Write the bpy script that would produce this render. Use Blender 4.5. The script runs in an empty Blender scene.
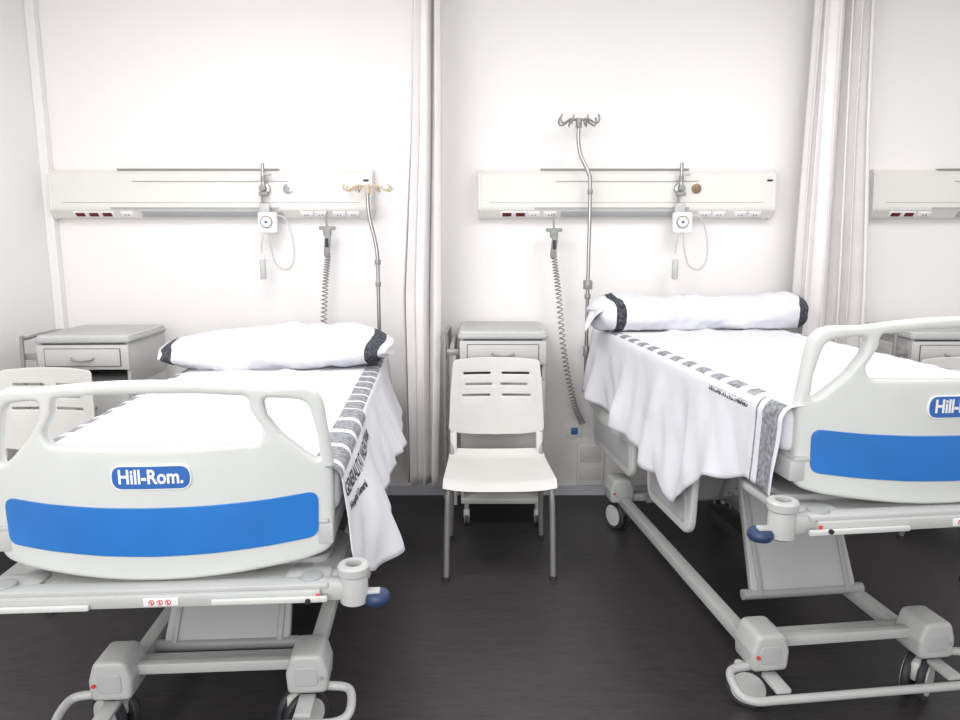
import bpy, bmesh, math, random
from mathutils import Vector, Matrix, noise
random.seed(4)
S=bpy.context.scene
try:
    S.view_settings.view_transform='Standard'
    S.view_settings.look='None'
except Exception: pass
pi=math.pi
# ------------------------------------------------------------ materials
def mat(name,col,rough=.5,metal=0,var=.04,scale=8,bump=0,bscale=200,stretch=(1,1,1),spec=.5,sub=0,trans=0):
    m=bpy.data.materials.new(name); m.use_nodes=True
    nt=m.node_tree; b=nt.nodes['Principled BSDF']
    b.inputs['Roughness'].default_value=rough; b.inputs['Metallic'].default_value=metal
    b.inputs['Specular IOR Level'].default_value=spec
    tc=nt.nodes.new('ShaderNodeTexCoord'); mp=nt.nodes.new('ShaderNodeMapping')
    mp.inputs['Scale'].default_value=stretch
    nt.links.new(tc.outputs['Object'],mp.inputs['Vector'])
    n=nt.nodes.new('ShaderNodeTexNoise'); n.inputs['Scale'].default_value=scale; n.inputs['Detail'].default_value=4
    nt.links.new(mp.outputs[0],n.inputs['Vector'])
    r=nt.nodes.new('ShaderNodeValToRGB')
    r.color_ramp.elements[0].position=.3; r.color_ramp.elements[1].position=.7
    r.color_ramp.elements[0].color=[max(0,c*(1-var)) for c in col]+[1]
    r.color_ramp.elements[1].color=[min(1,c*(1+var)) for c in col]+[1]
    nt.links.new(n.outputs['Fac'],r.inputs[0]); nt.links.new(r.outputs[0],b.inputs['Base Color'])
    if bump:
        n2=nt.nodes.new('ShaderNodeTexNoise'); n2.inputs['Scale'].default_value=bscale; n2.inputs['Detail'].default_value=3
        nt.links.new(mp.outputs[0],n2.inputs['Vector'])
        bp=nt.nodes.new('ShaderNodeBump'); bp.inputs['Strength'].default_value=bump; bp.inputs['Distance'].default_value=.01
        nt.links.new(n2.outputs['Fac'],bp.inputs['Height']); nt.links.new(bp.outputs[0],b.inputs['Normal'])
    return m
M_wall=mat('wall_paint',(.83,.81,.80),.7,var=.012,scale=1.5,bump=.06,bscale=60)
M_side=mat('side_wall_paint',(.80,.79,.785),.7,var=.012,scale=1.5)
M_ceil=mat('ceiling_paint',(.85,.85,.85),.8)
M_floor=mat('dark_vinyl',(.040,.037,.040),.38,var=.26,scale=9,stretch=(1.6,16,1),bump=.02,bscale=30,spec=.42)
M_base=mat('baseboard_grey',(.58,.59,.63),.5)
M_plas=mat('cream_plastic',(.60,.62,.595),.35,var=.02)
M_frame=mat('light_grey_enamel',(.47,.48,.47),.35,var=.03)
M_frame2=mat('mid_grey_enamel',(.34,.35,.35),.4,var=.03)
M_plate=mat('grey_cover_plate',(.43,.44,.44),.45,var=.03)
M_blue=mat('blue_panel',(.016,.165,.52),.35,var=.14,scale=2.5)
M_badge=mat('badge_blue',(.025,.12,.40),.35)
M_navy=mat('bumper_navy',(.02,.04,.11),.45)
M_white=mat('white_gloss',(.80,.80,.80),.4)
M_sheet=mat('white_cotton',(.69,.695,.735),.85,var=.02,bump=.6,bscale=8)
M_band=mat('printed_band',(.24,.25,.27),.85,var=.5,scale=70)
M_dark=mat('printed_black',(.035,.04,.05),.85,var=.3,scale=60)
M_blackband=mat('pillow_band',(.05,.055,.07),.85,var=.9,scale=70)
M_curt=mat('curtain_fabric',(.74,.715,.71),.85,var=.03,bump=.1,bscale=60)
M_chrome=mat('brushed_steel',(.40,.40,.40),.28,1,var=.05)
M_tube=mat('painted_tube',(.30,.30,.29),.35,.3)
M_rubber=mat('dark_rubber',(.035,.035,.04),.6)
M_black=mat('black_plastic',(.02,.02,.022),.5)
M_chair=mat('chair_plastic',(.60,.595,.575),.45,var=.02)
M_cab=mat('cabinet_laminate',(.50,.50,.49),.5,var=.02)
M_cab2=mat('cabinet_top_plastic',(.40,.41,.41),.4,var=.02)
M_cabd=mat('cabinet_shadow_gap',(.12,.12,.12),.6)
M_unit=mat('rail_aluminium_white',(.71,.695,.665),.35,var=.015)
M_unit2=mat('rail_grey_strip',(.40,.41,.42),.4,var=.03)
M_red=mat('socket_red',(.13,.008,.012),.4)
M_red2=mat('symbol_red',(.60,.05,.03),.5)
M_cord=mat('grey_cord',(.26,.27,.265),.5)
M_cream=mat('cream_hook',(.58,.48,.36),.5)
M_clear=mat('clear_tube',(.50,.51,.50),.25)
M_brass=mat('bronze_outlet',(.25,.17,.11),.4,.4)
M_side_b=mat('outlet_blue',(.05,.15,.40),.4)
# ------------------------------------------------------------ mesh builder
def roundpoly(pts,n=7):
    out=[];L=len(pts)
    for i in range(L):
        x,y=pts[i][0],pts[i][1]; r=pts[i][2] if len(pts[i])>2 else 0
        if r<=0: out.append((x,y)); continue
        P=Vector((x,y)); A=Vector(pts[i-1][:2])-P; B=Vector(pts[(i+1)%L][:2])-P
        la,lb=A.length,B.length; A.normalize();B.normalize()
        ang=math.acos(max(-1,min(1,A.dot(B))))
        d=min(r/math.tan(ang/2),la*.49,lb*.49)
        p0=P+A*d;p2=P+B*d
        for k in range(n+1):
            t=k/n; q=p0*(1-t)**2+P*2*t*(1-t)+p2*t*t
            out.append((q.x,q.y))
    return out
def rr(x0,y0,x1,y1,r): return roundpoly([(x0,y0,r),(x1,y0,r),(x1,y1,r),(x0,y1,r)])
def smooth_path(pts,sub=6,closed=False):
    P=[Vector(p) for p in pts]; n=len(P); out=[]
    if n<3: return P
    rng=n if closed else n-1
    for i in range(rng):
        p1=P[i];p2=P[(i+1)%n]
        p0=P[i-1] if (i>0 or closed) else p1*2-p2
        p3=P[(i+2)%n] if (i+2<n or closed) else p2*2-p1
        for k in range(sub):
            t=k/sub
            out.append(.5*((2*p1)+(p2-p0)*t+(2*p0-5*p1+4*p2-p3)*t*t+(3*p1-p0-3*p2+p3)*t**3))
    if not closed: out.append(P[-1])
    return out
RX=Matrix.Rotation(pi/2,4,'X')
def T(x,y,z): return Matrix.Translation((x,y,z))
def R(a,ax): return Matrix.Rotation(math.radians(a),4,ax)
class MB:
    def __init__(s): s.bm=bmesh.new(); s.mats=[]
    def mi(s,m):
        if m not in s.mats: s.mats.append(m)
        return s.mats.index(m)
    def add(s,b,m,M=None):
        if M is not None: b.transform(M)
        i=s.mi(m)
        for f in b.faces: f.material_index=i
        me=bpy.data.meshes.new('t'); b.to_mesh(me); b.free(); s.bm.from_mesh(me); bpy.data.meshes.remove(me)
    def box(s,size,loc,m,bevel=.004,M=None,rot=None,seg=2):
        b=bmesh.new(); bmesh.ops.create_cube(b,size=1)
        for v in b.verts: v.co=Vector((v.co.x*size[0],v.co.y*size[1],v.co.z*size[2]))
        if bevel: bmesh.ops.bevel(b,geom=b.edges[:],offset=min(bevel,min(size)*.45),segments=seg,profile=.5,affect='EDGES',clamp_overlap=True)
        MM=T(*loc)
        if rot: MM=MM@R(rot[2],'Z')@R(rot[1],'Y')@R(rot[0],'X')
        s.add(b,m,(M@MM) if M else MM)
    def cyl(s,r,h,loc,m,axis='Z',r2=None,seg=24,bevel=0,M=None):
        b=bmesh.new(); bmesh.ops.create_cone(b,cap_ends=True,segments=seg,radius1=r,radius2=r if r2 is None else r2,depth=h)
        if bevel:
            es=[e for e in b.edges if abs(e.verts[0].co.z-e.verts[1].co.z)<1e-6]
            bmesh.ops.bevel(b,geom=es,offset=bevel,segments=2,profile=.5,affect='EDGES')
        MM=T(*loc)
        if axis=='X': MM=MM@R(90,'Y')
        if axis=='Y': MM=MM@R(90,'X')
        s.add(b,m,(M@MM) if M else MM)
    def lathe(s,prof,m,M=None,seg=28):
        b=bmesh.new(); rings=[]
        for r,z in prof:
            rings.append([b.verts.new((r*math.cos(2*pi*k/seg),r*math.sin(2*pi*k/seg),z)) for k in range(seg)])
        for a,c in zip(rings,rings[1:]):
            for k in range(seg): b.faces.new((a[k],a[(k+1)%seg],c[(k+1)%seg],c[k]))
        b.faces.new(rings[0][::-1]); b.faces.new(rings[-1])
        s.add(b,m,M)
    def tube(s,pts,r,m,closed=False,sm=6,n=10,M=None):
        P=smooth_path(pts,sm,closed) if sm>1 else [Vector(p) for p in pts]
        b=bmesh.new(); rings=[]; up=None; N=len(P)
        for i,p in enumerate(P):
            a=P[i-1] if (i>0 or closed) else p; c=P[(i+1)%N] if (i<N-1 or closed) else p
            t=(c-a).normalized()
            if up is None:
                up=Vector((0,0,1)) if abs(t.z)<.9 else Vector((0,1,0))
            up=(up-t*up.dot(t)).normalized(); w=t.cross(up)
            rings.append([b.verts.new(p+(up*math.cos(2*pi*k/n)+w*math.sin(2*pi*k/n))*r) for k in range(n)])
        for i in range(N if closed else N-1):
            A=rings[i];B=rings[(i+1)%N]
            for k in range(n): b.faces.new((A[k],A[(k+1)%n],B[(k+1)%n],B[k]))
        if not closed: b.faces.new(rings[0][::-1]); b.faces.new(rings[-1])
        bmesh.ops.recalc_face_normals(b,faces=b.faces[:])
        s.add(b,m,M)
    def curveobj(s,cu,m,M,fn=None):
        o=bpy.data.objects.new('tmp',cu); S.collection.objects.link(o)
        dg=bpy.context.evaluated_depsgraph_get(); dg.update()
        me=bpy.data.meshes.new_from_object(o.evaluated_get(dg))
        b=bmesh.new(); b.from_mesh(me)
        bpy.data.objects.remove(o); bpy.data.meshes.remove(me)
        if fn:
            for v in b.verts: v.co=fn(v.co)
        s.add(b,m,M)
    def ext(s,loops,depth,m,M=None,bevel=0):
        cu=bpy.data.curves.new('c','CURVE'); cu.dimensions='2D'; cu.fill_mode='BOTH'
        cu.extrude=max(0,depth/2-bevel); cu.bevel_depth=bevel; cu.bevel_resolution=2; cu.offset=-bevel
        for L in loops:
            sp=cu.splines.new('POLY'); sp.points.add(len(L)-1)
            for p,q in zip(sp.points,L): p.co=(q[0],q[1],0,1)
            sp.use_cyclic_u=True
        s.curveobj(cu,m,M)
    def text(s,t,size,m,M=None,depth=.0006,fn=None,align='CENTER',bold=0,sx=1):
        cu=bpy.data.curves.new('t','FONT'); cu.body=t; cu.size=size; cu.extrude=depth; cu.align_x=align; cu.align_y='CENTER'; cu.offset=bold
        cu.resolution_u=3
        if sx!=1:
            f0=fn
            fn=lambda c:(f0 or (lambda q:q))(Vector((c.x*sx,c.y,c.z)))
        s.curveobj(cu,m,M,fn)
    def slice_x(s,x0,x1,n):
        for i in range(1,n):
            x=x0+(x1-x0)*i/n
            bmesh.ops.bisect_plane(s.bm,geom=s.bm.verts[:]+s.bm.edges[:]+s.bm.faces[:],plane_co=(x,0,0),plane_no=(1,0,0))
    def obj(s,name,parent=None,label=None,cat=None,M=None,fn=None,smooth=True,ang=38,group=None):
        if fn:
            for v in s.bm.verts: v.co=fn(v.co)
        bmesh.ops.remove_doubles(s.bm,verts=s.bm.verts[:],dist=1e-6)
        me=bpy.data.meshes.new(name); s.bm.to_mesh(me); s.bm.free()
        for m in s.mats: me.materials.append(m)
        if smooth:
            me.shade_smooth()
            try: me.set_sharp_from_angle(angle=math.radians(ang))
            except Exception: pass
        o=bpy.data.objects.new(name,me); S.collection.objects.link(o)
        if parent: o.parent=parent
        if M is not None: o.matrix_basis=M
        if label: o['label']=label
        if cat: o['category']=cat
        if group: o['group']=group
        return o
def empty(name,M,label,cat,group=None):
    o=bpy.data.objects.new(name,None); o.empty_display_size=.1; S.collection.objects.link(o)
    o.matrix_basis=M; o['label']=label; o['category']=cat
    if group: o['group']=group
    return o
def copy_thing(src,M,label=None):
    n=src.copy(); S.collection.objects.link(n); n.matrix_basis=M
    if label: n['label']=label
    def rec(a,b):
        for c in a.children:
            if c is n: continue
            d=c.copy(); d.parent=b; S.collection.objects.link(d); rec(c,d)
    rec(src,n); return n
# ------------------------------------------------------------ room
WY=4.16; XL=-2.44; XR=4.2; Y0=-.9; CZ=2.95
def struct(name,size,loc,m,bevel=0):
    b=MB(); b.box(size,(0,0,0),m,bevel); o=b.obj(name,smooth=False,M=T(*loc)); o['kind']='structure'; return o
struct('wall_back',(XR-XL+.4,.1,CZ+.1),((XR+XL)/2,WY+.05,CZ/2),M_wall)
struct('wall_left',(.1,WY-Y0,CZ+.1),(XL-.05,(WY+Y0)/2,CZ/2),M_side)
struct('floor',(XR-XL+.4,WY-Y0+.2,.1),((XR+XL)/2,(WY+Y0)/2,-.05),M_floor)
struct('ceiling',(XR-XL+.4,WY-Y0+.2,.1),((XR+XL)/2,(WY+Y0)/2,CZ+.05),M_ceil)
struct('baseboard_back',(XR-XL-.02,.012,.06),((XR+XL)/2+.01,WY-.006,.03),M_base,.002)
struct('baseboard_left',(.012,WY-Y0-.03,.06),(XL+.006,(WY+Y0)/2-.01,.03),M_base,.002)
struct('trim_1',(.05,.05,CZ-.07),(XL+.025,WY-.026,(CZ+.06)/2),M_side,.004)
# ------------------------------------------------------------ beds
def make_bed(ox,oy,phi,mt,bx,label,bw,ay,az):
    """origin on floor under footboard; local +Y towards headboard; mt=mattress top height"""
    BM=T(ox,oy,0)@R(phi,'Z')
    B=empty('hospital_bed',BM,label,'hospital bed','adjustable hospital beds')
    zb=mt-.278; deck=mt-.14; HW=.475; ZS=1.045
    bend=lambda v:Vector((v.x*bw,v.y+.085*min(1.3,(v.x/HW)**2),v.z*ZS))
    # footboard
    b=MB()
    bot=[(x/100,.032*(x/47.5)**2) for x in range(-40,41,8)]
    top=[(x/100,.520-.022*(x/30)**2) for x in range(32,-33,-8)]
    outer=roundpoly([(x,z) for x,z in bot]+[(.478,.040,.06),(.482,.27),(.452,.492,.11)]+[(x,z) for x,z in top]+[(-.452,.492,.11),(-.482,.27),(-.478,.040,.06)])
    cen=roundpoly([(-.285,.352,.035),(.285,.352,.035),(.300,.385,.02),(.268,.435),(.262,.474,.02),(.13,.486),(0,.488),(-.13,.486),(-.262,.474,.02),(-.268,.435),(-.300,.385,.02)])
    def sideh(g): 
        L=roundpoly([(g*.298,.468,.02),(g*.36,.462),(g*.418,.452,.05),(g*.441,.36),(g*.447,.285,.018),(g*.405,.315,.03),(g*.345,.37,.03),(g*.308,.42)])
        return L if g>0 else L[::-1]
    b.ext([outer,cen,sideh(1),sideh(-1)],.040,M_plas,RX,.012)
    b.slice_x(-.48,.48,32)
    fb=b.obj('footboard',B,fn=bend,M=T(0,0,zb),ang=50)
    b=MB()
    pan=roundpoly([(-.436,.086,.03),(-.3,.077),(-.15,.071),(0,.069),(.15,.071),(.3,.077),(.436,.086,.03),(.440,.210,.03),(.3,.202),(.15,.198),(0,.197),(-.15,.198),(-.3,.202),(-.440,.210,.03)])
    b.ext([pan],.006,M_blue,T(0,-.0225,0)@RX,.001); b.slice_x(-.45,.45,28)
    b.obj('blue_panel',fb,fn=bend,label='glossy blue decorative strip')
    b=MB()
    b.ext([rr(-.108,-.032,.108,.032,.031)],.007,M_white,T(0,-.0225,.278)@RX,.001)
    b.ext([rr(-.105,-.029,.105,.029,.028)],.009,M_badge,T(0,-.0225,.278)@RX,.001)
    b.text('Hill-Rom.',.051,M_white,T(0,-.0275,.279)@RX,.001,bold=.0012,sx=.90)
    b.slice_x(-.12,.12,8)
    b.obj('badge',fb,fn=bend,label='oval blue badge with white lettering')
    # foot carriage (under board)
    b=MB()
    co=.010
    b.box((.86,.030,.036),(0,-.055,-.042+co),M_frame,.006)
    b.box((.90,.050,.014),(0,-.035,-.018+co),M_frame,.004)
    b.box((.30,.012,.016),(-.31,-.076,-.050+co),M_plas,.004)
    b.box((.30,.012,.016),(.30,-.076,-.044+co),M_plas,.004)
    b.box((.090,.004,.022),(.02,-.0715,-.042+co),M_white,.004)
    for k in range(3): 
        b.lathe([(.0078,0),(.0078,.0012)],M_red2,T(-.003+k*.021,-.0735,-.042+co)@RX,16)
        b.lathe([(.0055,0),(.0055,.0016)],M_white,T(-.003+k*.021,-.0735,-.042+co)@RX,16)
        b.box((.012,.001,.0018),(-.003+k*.021,-.0755,-.042+co),M_red2,0,rot=(0,45,0))
        b.box((.002,.001,.008),(-.003+k*.021,-.0755,-.042+co),M_black,0)
    for g in(-1,1):
        b.cyl(.007,.006,(g*.40,-.084,-.046+co),M_black,'Y')
        b.box((.012,.004,.022),(g*.425,-.073,-.042+co),M_red2,.002)
        b.box((.13,.085,.05),(g*.385,.03,-.030),M_frame,.014)
        b.box((.06,.22,.045),(g*.36,.13,-.035),M_frame2,.008)
    b.ext([roundpoly([(-.47,.02,.03),(.47,.02,.03),(.47,.36,.10),(-.47,.36,.10)])],.03,M_frame,T(0,0,-.03),.010)
    b.ext([roundpoly([(-.43,.10,.05),(.43,.10,.05),(.43,.33,.08),(-.43,.33,.08)])],.03,M_plate,T(0,0,-.012),.006)
    b.obj('foot_carriage',B,M=T(0,0,zb),label='light grey rail with small warning label')
    for g in(-1,1):
        b=MB()
        b.lathe([(.030,-.080),(.038,-.074),(.038,-.012),(.035,0),(.042,.006),(.043,.026),(.038,.032),(.022,.032),(.020,.004),(.0,.004)],M_frame,T(g*.515,-.03,.010))
        b.box((.11,.05,.055),(g*.465,-.03,-.028),M_frame,.014)
        b.lathe([(.0199,0),(.0199,.001)],M_black,T(g*.515,-.03,.022))
        b.cyl(.030,.012,(g*.40,-.015,.0),M_frame2,bevel=.004)
        cs=b.obj('corner_socket',B,M=T(0,0,zb),label='grey round socket for a drip pole')
        b=MB()
        b.lathe([(.018,-.018),(.030,-.016),(.036,-.006),(.036,.004),(.030,.012),(.012,.014)],M_navy,T(g*.576,-.03,-.055))
        b.box((.07,.025,.014),(g*.55,-.03,-.040),M_frame,.004)
        b.obj('bumper_wheel',cs,label='dark blue rubber wall bumper')
    # deck frame
    b=MB()
    for g in(-1,1):
        b.box((.045,2.02,.06),(g*.43,1.06,deck-.045),M_frame,.006)
    for y in(.12,.6,1.1,1.6,2.05): b.box((.84,.05,.04),(0,y,deck-.045),M_frame,.005)
    for y0,y1 in((.05,.62),(.64,1.02),(1.04,1.28),(1.30,2.06)):
        b.box((.88,y1-y0,.016),(0,(y0+y1)/2,deck-.010),M_frame,.006)
    b.box((.30,.36,.09),(0,.85,deck-.12),M_frame2,.02)
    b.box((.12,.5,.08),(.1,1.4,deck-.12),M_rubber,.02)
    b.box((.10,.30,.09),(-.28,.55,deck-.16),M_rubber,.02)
    b.obj('mattress_platform',B)
    # headboard
    b=MB()
    b.ext([roundpoly([(-.46,0,.05),(.46,0,.05),(.47,.26,.09),(0,.29),(-.47,.26,.09)]),roundpoly([(-.3,.17,.03),(.3,.17,.03),(.28,.23,.03),(-.28,.23,.03)])],.035,M_plas,RX,.01)
    for g in (-1,1): b.tube([(g*.47,-.02,.02),(g*.50,-.05,-.10),(g*.48,-.15,-.2),(g*.42,-.3,-.22)],.016,M_frame)
    b.obj('headboard',B,M=T(0,2.10,deck-.10))
    # mattress
    b=MB(); b.box((.93,1.98,.14),(0,1.075,mt-.073),M_sheet,.035,seg=4)
    b.obj('mattress',B,label='white covered foam mattress')
    # side rails (lowered)
    zr=deck-.30
    for g in(-1,1):
        for y0,y1 in((.62,1.12),(1.28,1.98)):
            b=MB()
            w=y1-y0
            o=roundpoly([(0.02,-.20,.08),(w-.02,-.20,.08),(w,.12,.06),(0,.12,.06)])
            h=roundpoly([(.07,.03,.02),(w-.07,.03,.02),(w-.07,.08,.02),(.07,.08,.02)])
            b.ext([o,h],.028,M_plas,R(90,'Z')@RX,.009)
            b.ext([rr(.06,-.16,w-.06,-.04,.03)],.034,M_plate,R(90,'Z')@RX,.003)
            for q in(.3,.7): b.box((.04,.04,.30),(-g*.035,w*q,.06),M_frame2,.01)
            b.obj('side_rail',B,M=T(g*.472,y0,zr))
    # lifting arms
    def arm(y0,z0,y1,z1,wd,name='lifting_arm'):
        b=MB(); d=Vector((0,y1-y0,z1-z0)); L=d.length; a=math.degrees(math.atan2(d.z,d.y))
        MM=T(bx*.5,y0,z0)@R(a,'X')
        b.ext([roundpoly([(-wd/2-.03,0,.03),(wd/2+.03,0,.03),(wd/2-.0,L,.02),(-wd/2,L,.02)])],.03,M_plate,MM,.006)
        for g in(-1,1): b.box((.022,L,.045),(g*(wd/2-.005),L/2,0),M_frame2,.006,M=MM)
        b.cyl(.020,wd+.12,(bx*.5,y0,z0),M_frame2,'X')
        b.cyl(.018,wd+.06,(bx*.5,y1,z1),M_frame2,'X')
        b.obj(name,B)
    arm(ay,az,.86,deck-.075,.36)
    arm(1.62,.19,1.32,deck-.075,.34)
    # base frame
    b=MB()
    for g in(-1,1):
        b.box((.05,1.52,.045),(bx+g*.285,.98,.175),M_frame,.006)
    b.box((.52,.035,.035),(bx,.23,.225),M_frame,.006)
    b.box((.56,.04,.04),(bx,.33,.18),M_frame,.006)
    b.box((.56,.05,.04),(bx,1.70,.18),M_frame,.006)
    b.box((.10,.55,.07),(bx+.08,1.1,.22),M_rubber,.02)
    b.obj('base_frame',B)
    for g in(-1,1):
        for yy in(.22,1.72):
            front=yy<1
            b=MB()
            b.ext([roundpoly([(-.060,-.03,.02),(.060,-.03,.02),(.064,.035,.02),(.046,.098,.03),(-.046,.098,.03),(-.064,.035,.02)])],.13,M_frame,T(0,0,.19)@RX,.014)
            b.ext([rr(-.035,-.012,.035,.05,.015)],.136,M_plate,T(0,0,.20)@RX,.003)
            b.cyl(.006,.142,(g*.045,0,.215),M_red2 if g<0 else M_frame2,'Y')
            b.cyl(.026,.05,(0,0,.145),M_frame2)
            c=b.obj('caster',B,M=T(bx+g*.29,yy,0),label='grey shrouded swivel caster with dark tyre')
            b=MB()
            for q in(-1,1):
                b.lathe([(.02,-.012),(.070,-.012),(.075,-.006),(.075,.006),(.070,.012),(.02,.012)],M_rubber,T(q*.022,0,.0755)@R(90,'Y'))
                b.lathe([(.01,-.004),(.056,-.003),(.054,.003),(.01,.006)],M_plas,T(q*.036,0,.0755)@R(90,'Y'))
            b.box((.03,.10,.07),(0,0,.11),M_plas,.012)
            b.obj('wheel',c,M=(R(58,'Z') if g<0 else R(-52,'Z'))@T(0,-.03*g,0) if front else R(-20*g,'Z'))
    yy=.22; b=MB(); f=yy-.12; zl=.13; x0=bx-.29;x1=bx+.29
    pts=[(x0,yy-.03,.165),(x0-.06,yy-.03,.165),(x0-.125,yy-.045,.16),(x0-.135,f+.0,.14),(x0-.10,f-.035,zl),(x0,f-.04,zl),(bx,f-.04,zl),(x1,f-.04,zl),(x1+.10,f-.035,zl),(x1+.135,f,.14),(x1+.125,yy-.045,.16),(x1+.06,yy-.03,.165),(x1,yy-.03,.165)]
    b.tube(pts,.0135,M_frame,sm=6,n=12)
    for g in(-1,1): b.box((.05,.10,.016),(bx+g*.29,yy-.10,.148),M_frame,.005)
    b.obj('brake_pedal_bar',B,label='grey looped tubular brake bar')
    return B,BM,deck,zb
BL,ML,dL,zL=make_bed(-.856,1.815,3.5,.905,.050,'white hospital bed with blue footboard strip, set low',.945,.44,.17)
BR,MR,dR,zR=make_bed(1.350,2.00,7.0,1.05,-.115,'raised white hospital bed with blue footboard strip',.90,.56,.21)
# ------------------------------------------------------------ sheets
def interp(tab,y):
    if y<=tab[0][0]: return tab[0][1]
    for (a,b),(c,d) in zip(tab,tab[1:]):
        if y<=c:
            t=(y-a)/(c-a); t=t*t*(3-2*t); return b+(d-b)*t
    return tab[-1][1]
def make_sheet(BM,top,dropL,dropR,flL,flR,bandf,label,texts,w=.478,y0=.06,y1=2.03,seed=0,wv=.035):
    r=.035
    def surf(s,y,off=0):
        g=1 if s>0 else -1; a=abs(s)
        nz=noise.noise(Vector((s*3,y*2.2,seed)))*.018+noise.noise(Vector((s*9+y*5,y*3,seed+3)))*.011
        rd=noise.noise(Vector((s*2.5+y*1.5,y*4-s*2,seed+9)))
        nz+=.012*max(0,1-abs(rd)*9)
        for yc in(.42,.86,1.30): nz-=.007*math.exp(-((y-yc-.02*math.sin(s*7))/.012)**2)
        if a<w-r: return Vector((s,y,top+.004+max(-.003,nz)*(1-(a/(w-r))**4)+off))
        q=(a-(w-r))/r
        if q<pi/2: return Vector((g*(w-r+(r+off)*math.sin(q)),y,top+.004-r+(r+off)*math.cos(q)))
        d=a-(w-r)-r*pi/2
        fl=interp(flR if g>0 else flL,y)
        wav=(math.sin(y*14+seed)*.5+math.sin(y*31+seed*2)*.25+noise.noise(Vector((y*4,d*3,seed)))*.9+.3*noise.noise(Vector((y*13+d*6,d*5,seed))))*wv*min(1,d*3.2)
        return Vector((g*(w+off+max(.003,fl*d+wav)),y+.03*math.sin(y*11+seed)*d,top+.004-r-d))
    e0=w-r+r*pi/2
    ny=200; nt=70; nd=20
    b=bmesh.new(); rows=[];svals=[]
    for j in range(ny+1):
        y=y0+(y1-y0)*j/ny
        DL=interp(dropL,y);DR=interp(dropR,y)
        ss=[-(e0+DL*(1-k/nd)) for k in range(nd)]+[-e0+2*e0*k/nt for k in range(nt+1)]+[e0+DR*(k+1)/nd for k in range(nd)]
        svals.append(ss)
        rows.append([b.verts.new(surf(s,y)) for s in ss])
    for j in range(ny):
        y=y0+(y1-y0)*(j+.5)/ny
        for k in range(len(rows[0])-1):
            f=b.faces.new((rows[j][k],rows[j][k+1],rows[j+1][k+1],rows[j+1][k]))
            f.smooth=True; s=(svals[j][k]+svals[j][k+1])/2
            f.material_index=bandf(s,y)
    me=bpy.data.meshes.new('bed_sheet'); b.to_mesh(me); b.free()
    for m in(M_sheet,M_band,M_dark): me.materials.append(m)
    o=bpy.data.objects.new('bed_sheet',me); S.collection.objects.link(o); o.matrix_basis=BM
    o['label']=label; o['category']='bed sheet'
    md=o.modifiers.new('s','SOLIDIFY'); md.thickness=.003; md.offset=1
    for (t,size,mp,m) in texts:
        b=MB()
        b.text(t,size,m,fn=lambda c,mp=mp:surf(*mp(c),off=.0045),align='LEFT',depth=0,bold=.001)
        b.obj('printed_lettering',o,label='dark printed hospital name on the hem',smooth=False)
    return o
def dash(y,per,duty,ph=0): return ((y+ph)%per)<per*duty
def bandL(s,y):
    if .395<s<.465 and y>.75 and dash(y,.125,.84): return 1
    if .395<s<.50 and y<=.75 and dash(y,.16,.78,.03): return 1
    if -.475<s<-.43 and dash(y,.115,.7): return 1
    return 0
sheetL=make_sheet(ML,.905,[(.06,.12),(2,.10)],[(.06,.27),(.2,.33),(.36,.34),(.5,.26),(.9,.24),(1.4,.27),(1.9,.20)],[(0,.05),(2,.05)],[(0,.12),(.3,.38),(.6,.30),(1.2,.40),(1.7,.36),(2.0,.20)],bandL,
  'white cotton sheet with grey printed hem, draped over a bed',
  [('GENERALITAT VALENCIANA',.056,lambda c:(.540-c.y,.075+c.x*.86),M_dark),
   ('Hospital General',.030,lambda c:(.590-c.y,.09+c.x),M_dark)],seed=2)
def bandR(s,y):
    if -.475<s<-.425 and dash(y,.13,.62,.03) and y>.25: return 1
    if s<-.455 and .075<y<.165: return 1
    if s<-.455 and .195<y<.21: return 1
    if .43<s<.475 and dash(y,.13,.62): return 1
    return 0
sheetR=make_sheet(MR,1.05,[(.06,.24),(.22,.23),(.40,.28),(.74,.50),(.90,.44),(1.4,.38),(2.0,.33)],[(.06,.25),(2,.3)],[(0,.06),(.8,.14),(1.5,.13),(2.0,.18)],[(0,.1),(2,.1)],bandR,
  'white cotton sheet hanging low in a loose point, grey printed hem',
  [('GENERALITAT VALENCIANA',.022,lambda c:(-.50-.0-c.y,.26+c.x),M_dark)],seed=7,wv=.04)
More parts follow.
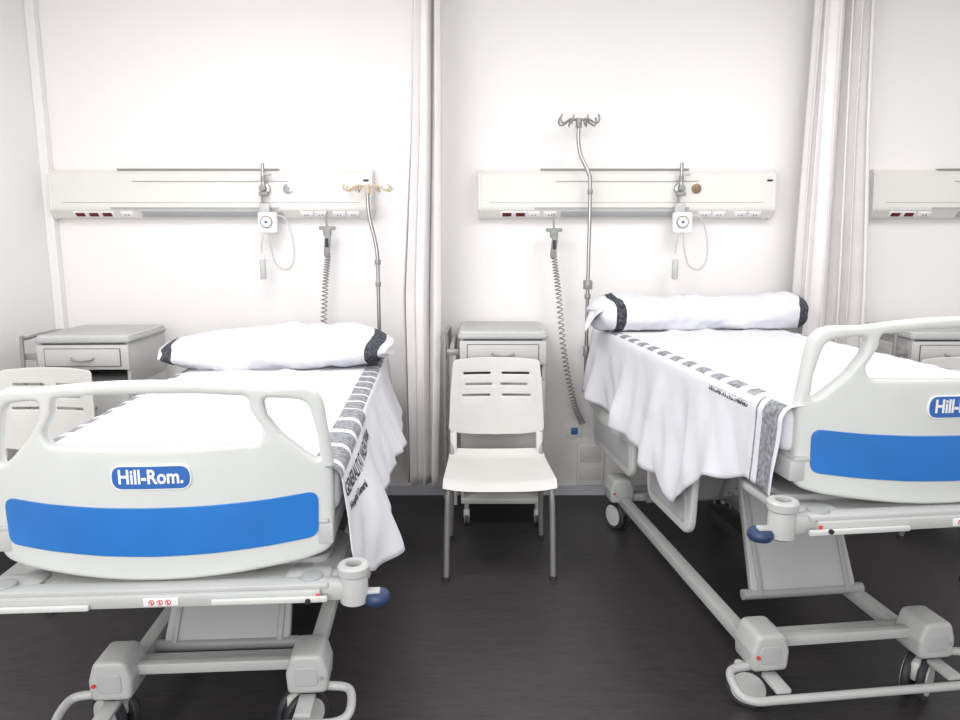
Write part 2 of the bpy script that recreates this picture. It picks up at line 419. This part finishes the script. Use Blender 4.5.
# ------------------------------------------------------------ pillows
def make_pillow(M,a,ry,rz,label,pw,seed,bands,ey=.8,ez=.85,fmin=.28,fp=.5,flap=False,bulge=0):
    b=bmesh.new(); nu=90; nv=44; rings=[]
    for i in range(nu+1):
        t=-1+2*i/nu; f=max(0.0,(1-abs(t)**pw))**fp
        f=max(f,fmin)
        ring=[]
        for k in range(nv):
            an=2*pi*k/nv; c,s=math.cos(an),math.sin(an)
            n=noise.noise(Vector((t*3,c*1.5,s*1.5+seed)))*.20+noise.noise(Vector((t*9,c*3,s*3+seed)))*.09
            rd=noise.noise(Vector((t*5,c*2+s,seed+4))); n+=.07*max(0,1-abs(rd)*8)
            y=ry*(f**.25)*math.copysign(abs(c)**ey,c)*(1+n*.4); z=rz*f*(1+bulge*(math.cos((t-.15)*pi*.9)))*math.copysign(abs(s)**ez,s)*(1+n*1.2)
            z=max(z,-rz*.8)
            ring.append(b.verts.new((t*a+.02*math.sin(c*3+t*2),y,z+rz*.8)))
        rings.append(ring)
    for i in range(nu):
        t=(-1+2*(i+.5)/nu)*a
        mi=0
        for lo,hi in bands:
            if lo<t<hi: mi=1
        for k in range(nv):
            f=b.faces.new((rings[i][k],rings[i][(k+1)%nv],rings[i+1][(k+1)%nv],rings[i+1][k])); f.material_index=mi; f.smooth=True
    b.faces.new(rings[0][::-1]); b.faces.new(rings[-1])
    bmesh.ops.recalc_face_normals(b,faces=b.faces[:])
    me=bpy.data.meshes.new('pillow'); b.to_mesh(me); b.free(); me.materials.append(M_sheet); me.materials.append(M_blackband)
    o=bpy.data.objects.new('pillow',me); S.collection.objects.link(o); o.matrix_basis=M; o['label']=label; o['category']='pillow'
    if flap:
        bb=bmesh.new(); g=[]
        for j in range(13):
            v=j/12; row=[]
            for i in range(11):
                u=i/10
                row.append(bb.verts.new((-a+.03-.10*u*(1-.4*v),-.11+.20*v-.05*u,.155-.15*u*(.6+.4*v)+.012*math.sin(v*9+u*4)-.05*(1-v)*(1-v))))
            g.append(row)
        for j in range(12):
            for i in range(10): bb.faces.new((g[j][i],g[j][i+1],g[j+1][i+1],g[j+1][i]))
        bmesh.ops.solidify(bb,geom=bb.faces[:],thickness=.006)
        m=MB(); m.add(bb,M_sheet); m.obj('pillowcase_flap',o)
    return o
make_pillow(ML@T(-.035,1.74,.924)@R(1,'Z')@R(5,'X')@R(-1,'Y'),.55,.225,.086,'soft white pillow with black printed ends, slightly slumped',4,1.3,[(-.535,-.475),(.455,.515)],ey=.62,ez=1.0,fmin=.30,fp=.5,bulge=.16)
make_pillow(MR@T(.02,1.80,1.064)@R(-1,'Z'),.575,.13,.096,'long white bolster pillow with black printed ends',14,5.1,[(-.50,-.445),(.515,.57)],flap=True)
# ------------------------------------------------------------ curtains
def curtain(edges,yc,D,zt,zb,folds,label,seed=0):
    """edges: list of (h, xleft, xright) from top (0) to bottom (1)"""
    def ex(h,k):
        for a,b in zip(edges,edges[1:]):
            if h<=b[0]:
                t=(h-a[0])/(b[0]-a[0]); return a[k]+(b[k]-a[k])*t
        return edges[-1][k]
    b=bmesh.new(); nz=44; nt=folds*18; rows=[]
    for j in range(nz+1):
        h=j/nz; z=zt+(zb-zt)*h; row=[]
        xl,xr=ex(h,1),ex(h,2)
        for i in range(nt+1):
            t=i/nt
            tw=t+.045*math.sin(2*pi*t*2+seed)+.02*noise.noise(Vector((t*4,h*1.5,seed)))
            ph=2*pi*folds*t
            xx=xl+(xr-xl)*min(1,max(0,tw))+.010*math.sin(ph*2+1)+.006*noise.noise(Vector((t*14,h*2,seed)))
            yy=yc+D*(math.sin(ph)*(.75+.35*math.sin(t*9+seed))+.3*math.sin(ph*.5+h*1.2))
            row.append(b.verts.new((xx,yy,z)))
        rows.append(row)
    for j in range(nz):
        for i in range(nt):
            f=b.faces.new((rows[j][i],rows[j][i+1],rows[j+1][i+1],rows[j+1][i])); f.smooth=True
    me=bpy.data.meshes.new('privacy_curtain'); b.to_mesh(me); b.free(); me.materials.append(M_curt)
    o=bpy.data.objects.new('privacy_curtain',me); S.collection.objects.link(o)
    o['label']=label; o['category']='curtain'; o['group']='privacy curtains'
    md=o.modifiers.new('s','SOLIDIFY'); md.thickness=.003
    m=MB(); m.box((.03,3.2,.03),((edges[0][1]+edges[0][2])/2,WY-1.62,CZ-.015),M_white,.004)
    m.obj('curtain_rail',o,label='white ceiling track')
    return o
curtain([(0,-.335,-.200),(.3,-.365,-.205),(.62,-.425,-.210),(1,-.41,-.235)],3.78,.055,CZ-.032,.20,3,'off-white privacy curtain bunched against the wall',1.0)
curtain([(0,1.72,1.985),(.3,1.715,2.02),(.62,1.71,2.075),(1,1.72,2.10)],3.90,.060,CZ-.032,.20,5,'off-white privacy curtain gathered beside a raised bed',2.3)
# ------------------------------------------------------------ wall units
def wall_unit(x0,x1,label,red_at,outs):
    W=x1-x0; Mx=T(x0,WY,1.64)
    U=empty('bedhead_supply_unit',Mx,label,'wall unit','bedhead supply units')
    b=MB()
    prof=[(0,0),(-.045,0),(-.082,.045,.01),(-.085,.06,.01),(-.072,.235,.02),(-.05,.262,.01),(0,.262)]
    PM=Matrix(((0,0,1,0),(1,0,0,0),(0,1,0,0),(0,0,0,1)))
    pp=roundpoly(prof)
    b.ext([pp[::-1]],W-.03,M_unit,T(W/2,0,0)@PM,0)
    for x in(.008,W-.008):
        b.ext([roundpoly([(0,-.004),(-.048,-.004,.01),(-.088,.045,.012),(-.089,.06,.012),(-.076,.24,.02),(-.052,.267,.015),(0,.267)])[::-1]],.018,M_unit,T(x,0,0)@PM,.003)
    b.obj('housing',U)
    b=MB()
    b.box((W*.52,.006,.010),(W*.45,-.088,.055),M_unit2,.002)
    b.box((W*.48,.004,.004),(W*.50,-.0795,.20),M_unit2,.001)
    b.box((W*.92,.004,.003),(W*.50,-.0835,.085),M_unit2,.001)
    b.box((W*.44,.004,.040),(W*.50,-.066,.022),M_unit2,.001,rot=(40,0,0))
    b.box((W*.5,.03,.008),(W*.46,-.045,.266),M_cord,.001)
    b.obj('lamp_strip',U,label='grey translucent light strip')
    for kind,xs in(('r',red_at),('w',outs)):
        for x in xs:
            b=MB()
            b.box((.072,.008,.034),(x,-.0665,.022),M_white,.003,rot=(40,0,0))
            b.box((.052,.008,.026),(x,-.0685,.0205),M_red if kind=='r' else M_white,.003,rot=(40,0,0))
            for q in(-.008,.008): b.box((.005,.004,.005),(x+q,-.0725,.0170),M_black,0,rot=(40,0,0))
            b.obj('socket',U,label='red power socket' if kind=='r' else 'white power socket')
    b=MB(); b.box((.03,.003,.010),(W-.035,-.0785,.205),M_black,.001); b.obj('nameplate',U)
    return U
wall_unit(-2.385,-.595,'long off-white wall unit with sockets above a low bed',[.16,.235,.31],[.42,1.42,1.50,1.60,1.68])
wall_unit(-.01,1.635,'long off-white wall unit with sockets above a raised bed',[.16,.235],[.31,.40,1.26,1.34,1.46,1.54])
wall_unit(2.175,3.9,'long off-white wall unit with sockets beside the curtain',[.14,.215],[.30,1.3,1.38])
# regulators
def regulator(x,label,dialx,blue,dmat):
    M=T(x,WY-.087,1.80)
    E=empty('suction_regulator',M,label,'medical regulator','wall suction regulators')
    b=MB()
    b.cyl(.030,.05,(0,.006,0),M_chrome,'Y',bevel=.004)
    b.cyl(.016,.045,(0,-.035,0),M_cord,'Y',bevel=.003)
    b.cyl(.010,.15,(0,-.03,.06),M_chrome,'Z'); b.cyl(.013,.03,(0,-.03,.05),M_cord)
    b.box((.05,.03,.022),(0,-.035,-.03),M_cord,.006)
    b.cyl(.008,.05,(.02,-.03,.075),M_clear,'X')
    b.obj('valve',E)
    b=MB()
    b.cyl(.034,.012,(dialx,.012,0),M_white,'Y',bevel=.003); b.cyl(.028,.016,(dialx,.008,0),dmat,'Y',bevel=.003); b.cyl(.012,.022,(dialx,.004,0),M_tube if dmat is not M_brass else M_brass,'Y')
    b.obj('gas_outlet',E,label='round wall gas outlet')
    b=MB()
    b.box((.105,.045,.115),(.015,-.025,-.185),M_white,.010)
    b.cyl(.034,.01,(.012,-.05,-.182),M_cord,'Y'); b.cyl(.027,.014,(.012,-.05,-.182),M_white,'Y'); b.cyl(.008,.02,(.012,-.052,-.182),blue,'Y')
    b.box((.06,.02,.05),(.0,-.03,-.105),M_clear,.01)
    b.cyl(.006,.09,(-.012,-.03,-.07),M_cord)
    b.obj('control_box',E,label='white square box with round dial')
    b=MB()
    b.tube([(-.01,-.05,-.25),(-.02,-.055,-.33),(-.015,-.05,-.40)],.004,M_clear)
    b.tube([(.05,-.04,-.15),(.11,-.045,-.16),(.15,-.045,-.26),(.155,-.045,-.38),(.12,-.045,-.44),(.06,-.045,-.42),(.03,-.045,-.33),(.02,-.045,-.24)],.0045,M_clear)
    b.cyl(.017,.11,(-.018,-.05,-.44),M_clear,bevel=.006); b.cyl(.012,.03,(-.018,-.05,-.37),M_white)
    b.obj('tubing',E,label='thin clear looping tube')
regulator(-1.185,'steel valve with white control box and looped tubing',.125,M_side_b,M_chrome)
regulator(1.10,'steel valve with white control box and hanging tubing',.095,M_side_b,M_brass)
# hand controls with coiled cords
def handset(x,z0,path,label,turns):
    E=empty('nurse_call_handset',T(x,WY-.115,z0),label,'call handset','coiled-cord handsets')
    b=MB()
    b.box((.046,.028,.05),(0,.0,-.02),M_cord,.01); b.box((.034,.024,.13),(.0,-.01,-.09),M_cord,.012,rot=(0,6,0))
    b.box((.018,.006,.05),(.0,-.022,-.08),M_black,.003)
    b.box((.09,.03,.02),(0,.005,.0),M_cord,.006)
    b.tube([(0,.01,.09),(-.004,0,.05),(0,0,0)],.005,M_cord)
    b.obj('handset_body',E)
    b=MB(); P=smooth_path(path,12); pts=[]
    tot=len(P)-1; n=turns*9
    for i in range(n+1):
        u=i/n*tot; k=min(int(u),tot-1); p=P[k].lerp(P[k+1],u-k)
        a=2*pi*turns*i/n
        d=(P[k+1]-P[k]).normalized(); s1=d.cross(Vector((0,1,0))).normalized(); s2=d.cross(s1)
        pts.append(p+s1*math.cos(a)*.015+s2*math.sin(a)*.015)
    b.tube(pts,.0035,M_cord,sm=1,n=5)
    b.obj('coiled_cord',E,label='grey coiled cable')
handset(-.845,1.585,[(0,0,-.14),(-.02,0,-.30),(-.04,0,-.55)],'grey call handset with short coiled cord',22)
handset(.41,1.575,[(0,0,-.13),(.03,0,-.35),(.07,0,-.7),(.13,-.01,-.98),(.18,-.02,-1.10)],'grey call handset on long coiled cord',50)
# ------------------------------------------------------------ drip poles
def drip_pole(M,pts,hookm,label,clamps,hw,up=1):
    E=empty('drip_pole',M,label,'drip pole')
    b=MB(); b.tube(pts,.0105,M_chrome,sm=5,n=12)
    for z,r,h in clamps: b.cyl(r,h,(pts[0][0],pts[0][1],z),M_tube,bevel=.004)
    b.obj('pole',E)
    tx,ty,tz=pts[-1]
    b=MB()
    b.cyl(.017,.05,(tx,ty,tz+.0),hookm,bevel=.004)
    for g in(-1,1):
        for q in(-1,1):
            b.tube([(tx,ty,tz+.012),(tx+g*hw*.45,ty+q*.02,tz+.018),(tx+g*hw*.8,ty+q*.04,tz-.004*up),(tx+g*hw,ty+q*.05,tz-.005),(tx+g*hw*1.08,ty+q*.052,tz+.02*up),(tx+g*hw*1.0,ty+q*.05,tz+.045*up)],.0055,hookm,sm=5,n=8)
            b.tube([(tx+g*hw*.45,ty+q*.02,tz+.018),(tx+g*hw*.5,ty+q*.05,tz-.01),(tx+g*hw*.42,ty+q*.07,tz+.01),(tx+g*hw*.38,ty+q*.07,tz+.04*up)],.005,hookm,sm=5,n=8)
    b.obj('hook_head',E,label='cream plastic hooks' if hookm is M_cream else 'grey metal hooks')
drip_pole(T(-.56,3.975,0),[(0,0,.78),(0,0,1.2),(0,0,1.42),(-.012,0,1.52),(-.035,0,1.62),(-.045,0,1.70),(-.045,0,1.79)],M_cream,'steel drip pole with cream hooks at a bed head',[(1.40,.017,.03),(1.28,.016,.025),(.95,.018,.05)],.115,.45)
drip_pole(T(.60,4.02,0),[(0,0,.72),(0,0,1.2),(0,0,1.78),(-.012,0,1.88),(-.055,0,1.97),(-.07,0,2.05),(-.07,0,2.14)],M_tube,'tall steel drip pole with grey hooks at a bed head',[(1.78,.015,.03),(1.275,.026,.05),(1.21,.018,.03),(.9,.018,.06)],.095,.8)
# ------------------------------------------------------------ chair
def make_chair():
    C=empty('visitor_chair',T(0,0,0),'light grey plastic stacking chair with slotted backrest','chair','visitor chairs')
    b=MB()
    bb=bmesh.new(); nx=24;ny=20;g=[]
    for j in range(ny+1):
        v=j/ny; row=[]
        for i in range(nx+1):
            u=-1+2*i/nx
            hw=.256-.022*v
            yy=-.235+.45*v
            if v<.25: yy+=.03*abs(u)**4*(1-v/.25)
            z=.460-.012*math.sin(pi*min(1,v*1.05))*(1-u*u)+.006*abs(u)**3
            if v<.12: z-=.034*((.12-v)/.12)**2
            if v>.85: z+=.03*((v-.85)/.15)**2
            row.append(bb.verts.new((u*hw,yy,z)))
        g.append(row)
    for j in range(ny):
        for i in range(nx): bb.faces.new((g[j][i],g[j][i+1],g[j+1][i+1],g[j+1][i]))
    bmesh.ops.solidify(bb,geom=bb.faces[:],thickness=.028)
    bmesh.ops.recalc_face_normals(bb,faces=bb.faces[:])
    b.add(bb,M_chair); b.obj('seat',C)
    b=MB()
    outer=roundpoly([(-.238,0,.03),(-.12,-.018),(0,-.022),(.12,-.018),(.238,0,.03),(.228,.2),(.214,.358,.025),(.1,.368),(0,.370),(-.1,.368),(-.214,.358,.025),(-.228,.2)])
    holes=[]
    for z,a,c in((.290,.028,.165),(.235,.022,.155),(.180,.030,.170)):
        for gx in(-1,1):
            L=rr(min(gx*a,gx*c),z-.0055,max(gx*a,gx*c),z+.0055,.0054); holes.append(L)
    b.ext([outer]+holes,.016,M_chair,RX,.004); b.slice_x(-.24,.24,16)
    b.obj('backrest',C,fn=lambda v:Vector((v.x,v.y-.8*v.x*v.x,v.z)),M=T(0,.255,.575)@R(-6,'X'),ang=50)
    for gx in(-1,1):
        b=MB(); b.tube([(gx*.243,-.215,0),(gx*.238,-.20,.25),(gx*.232,-.185,.41),(gx*.225,-.12,.425),(gx*.22,.05,.425)],.0125,M_tube,sm=5,n=12)
        b.cyl(.016,.02,(gx*.243,-.215,.010),M_rubber); b.obj('leg',C,label='grey metal front leg')
        b=MB(); b.tube([(gx*.235,.25,0),(gx*.225,.205,.25),(gx*.222,.18,.43),(gx*.222,.225,.56),(gx*.205,.262,.74)],.0125,M_tube,sm=5,n=12)
        b.cyl(.016,.02,(gx*.235,.25,.010),M_rubber)
        b.box((.035,.03,.16),(gx*.215,.215,.53),M_chair,.01,rot=(-14,0,0)); b.obj('leg',C,label='grey metal rear leg')
    return C
ch=make_chair()
copy_thing(ch,T(-2.0,2.98,0)@R(-3,'Z'),'light grey slotted plastic chair beside a low bed')
copy_thing(ch,T(2.42,3.28,0)@R(3,'Z'),'light grey slotted plastic chair beyond a raised bed')
ch.matrix_basis=T(.086,3.27,0)@R(1,'Z'); ch['label']='light grey slotted plastic chair in front of a bedside cabinet'
# ------------------------------------------------------------ cabinets
def make_cab():
    C=empty('bedside_cabinet',T(0,0,0),'light grey bedside cabinet on casters','bedside cabinet','bedside cabinets')
    b=MB()
    b.box((.44,.45,.50),(0,0,.57),M_cab,.006)
    b.box((.44,.45,.03),(0,0,.145),M_cab,.006)
    b.box((.44,.02,.20),(0,.215,.24),M_cab,.004)
    for g in(-1,1): b.box((.018,.43,.19),(g*.211,0,.24),M_cab,.004)
    b.box((.44,.02,.19),(0,.215,.90),M_cab,.004)
    for g in(-1,1): b.box((.018,.45,.22),(g*.211,0,.91),M_cab,.004)
    b.obj('body',C)
    b=MB()
    b.ext([rr(-.232,-.245,.232,.235,.03)],.024,M_cab2,T(0,0,1.032),.008)
    b.ext([rr(-.225,-.238,.225,.230,.03)],.022,M_cab,T(0,0,1.048),.008)
    b.ext([rr(-.20,-.21,.20,.20,.02)],.004,M_cab2,T(0,0,1.060),.001)
    b.obj('cabinet_top',C)
    b=MB(); b.box((.40,.43,.115),(0,-.012,.955),M_cab,.006)
    b.box((.445,.018,.125),(0,-.232,.950),M_cab,.006)
    b.box((.37,.006,.092),(0,-.242,.950),M_cabd,.003)
    b.box((.362,.008,.085),(0,-.2425,.950),M_cab,.003)
    d=b.obj('drawer',C)
    b=MB(); b.tube([(-.055,-.243,.95),(-.045,-.258,.942),(0,-.262,.935),(.045,-.258,.942),(.055,-.243,.95)],.0055,M_cord,sm=5)
    b.obj('drawer_handle',d)
    b=MB(); b.box((.42,.018,.46),(0,-.232,.57),M_cab,.006)
    d=b.obj('door',C)
    b=MB(); b.tube([(-.045,-.240,.70),(-.04,-.255,.696),(0,-.26,.69),(.04,-.255,.696),(.045,-.240,.70)],.0055,M_cord,sm=5); b.obj('door_handle',d)
    for gx in(-1,1):
        for gy in(-1,1):
            b=MB(); b.cyl(.032,.022,(0,0,.032),M_rubber,'X',bevel=.004); b.cyl(.02,.026,(0,0,.032),M_plas,'X'); b.box((.034,.03,.05),(0,.0,.068),M_plas,.008); b.cyl(.012,.04,(0,0,.110),M_plas)
            b.obj('caster',C,M=T(gx*.19,gy*.19,0))
    b=MB()
    b.box((.022,.36,.50),(-.262,.02,.74),M_cab,.008)
    b.box((.008,.30,.44),(-.276,.02,.74),M_cab2,.003)
    b.tube([(-.300,-.22,.16),(-.300,-.22,.5),(-.300,-.22,1.0),(-.295,-.18,1.04),(-.29,.12,1.04),(-.29,.17,1.0),(-.29,.17,.9)],.010,M_tube,sm=5)
    b.tube([(-.250,-.20,.12),(-.250,-.20,.5),(-.250,-.20,.95)],.011,M_frame,sm=2)
    for z in(.25,.55,.95): b.box((.07,.02,.03),(-.262,-.205,z),M_tube,.004)
    b.box((.05,.30,.03),(-.27,0,.14),M_frame,.006)
    b.obj('folding_table',C,label='folded side table on grey tubes')
    return C
cb=make_cab()
copy_thing(cb,T(-1.965,3.74,0)@R(2,'Z'),'light grey bedside cabinet on casters beside a low bed')
copy_thing(cb,T(2.42,3.86,0),'light grey bedside cabinet on casters beyond a curtain')
cb.matrix_basis=T(.118,3.885,0); cb['label']='light grey bedside cabinet on casters behind a chair'
# wall outlets near floor
b=MB(); b.box((.10,.010,.08),(0,-.005,0),M_white,.003); b.box((.04,.02,.04),(0,-.012,0),M_side_b,.006); b.obj('wall_outlet',label='small white wall outlet with blue plug',cat='wall outlet',M=T(.56,WY,.40))
b=MB(); b.box((.16,.022,.26),(0,-.011,0),M_wall,.005); b.box((.13,.004,.10),(0,-.0235,.06),M_unit,.002); b.box((.13,.004,.08),(0,-.0235,-.06),M_unit,.002); b.obj('connection_box',label='off-white low wall connection box',cat='wall box',M=T(.66,WY,.20))
# ------------------------------------------------------------ lights
def area(name,loc,rot,sx,sy,e,col=(1,1,1)):
    l=bpy.data.lights.new(name,'AREA'); l.shape='RECTANGLE'; l.size=sx; l.size_y=sy; l.energy=e; l.color=col
    o=bpy.data.objects.new(name,l); S.collection.objects.link(o); o.location=loc; o.rotation_euler=[math.radians(a) for a in rot]; return o
area('ceiling_lamp',(-1.0,2.2,CZ-.02),(0,0,0),1.2,1.2,44,(1,.985,.975))
area('ceiling_lamp',(1.7,2.2,CZ-.02),(0,0,0),1.2,1.2,42,(1,.985,.975))
area('window_light',(-.9,-1.3,2.0),(80,0,-10),3.6,2.0,100,(1,.99,.985))
w=bpy.data.worlds.new('w'); S.world=w; w.use_nodes=True
w.node_tree.nodes['Background'].inputs[0].default_value=(1,.985,.985,1); w.node_tree.nodes['Background'].inputs[1].default_value=.85
# ------------------------------------------------------------ camera
c=bpy.data.cameras.new('camera'); c.lens=27; c.sensor_width=36; c.clip_start=.02
co=bpy.data.objects.new('camera',c); S.collection.objects.link(co)
co.location=(0,0,1.53); co.rotation_euler=(math.radians(90-9.6),0,0)
S.camera=co
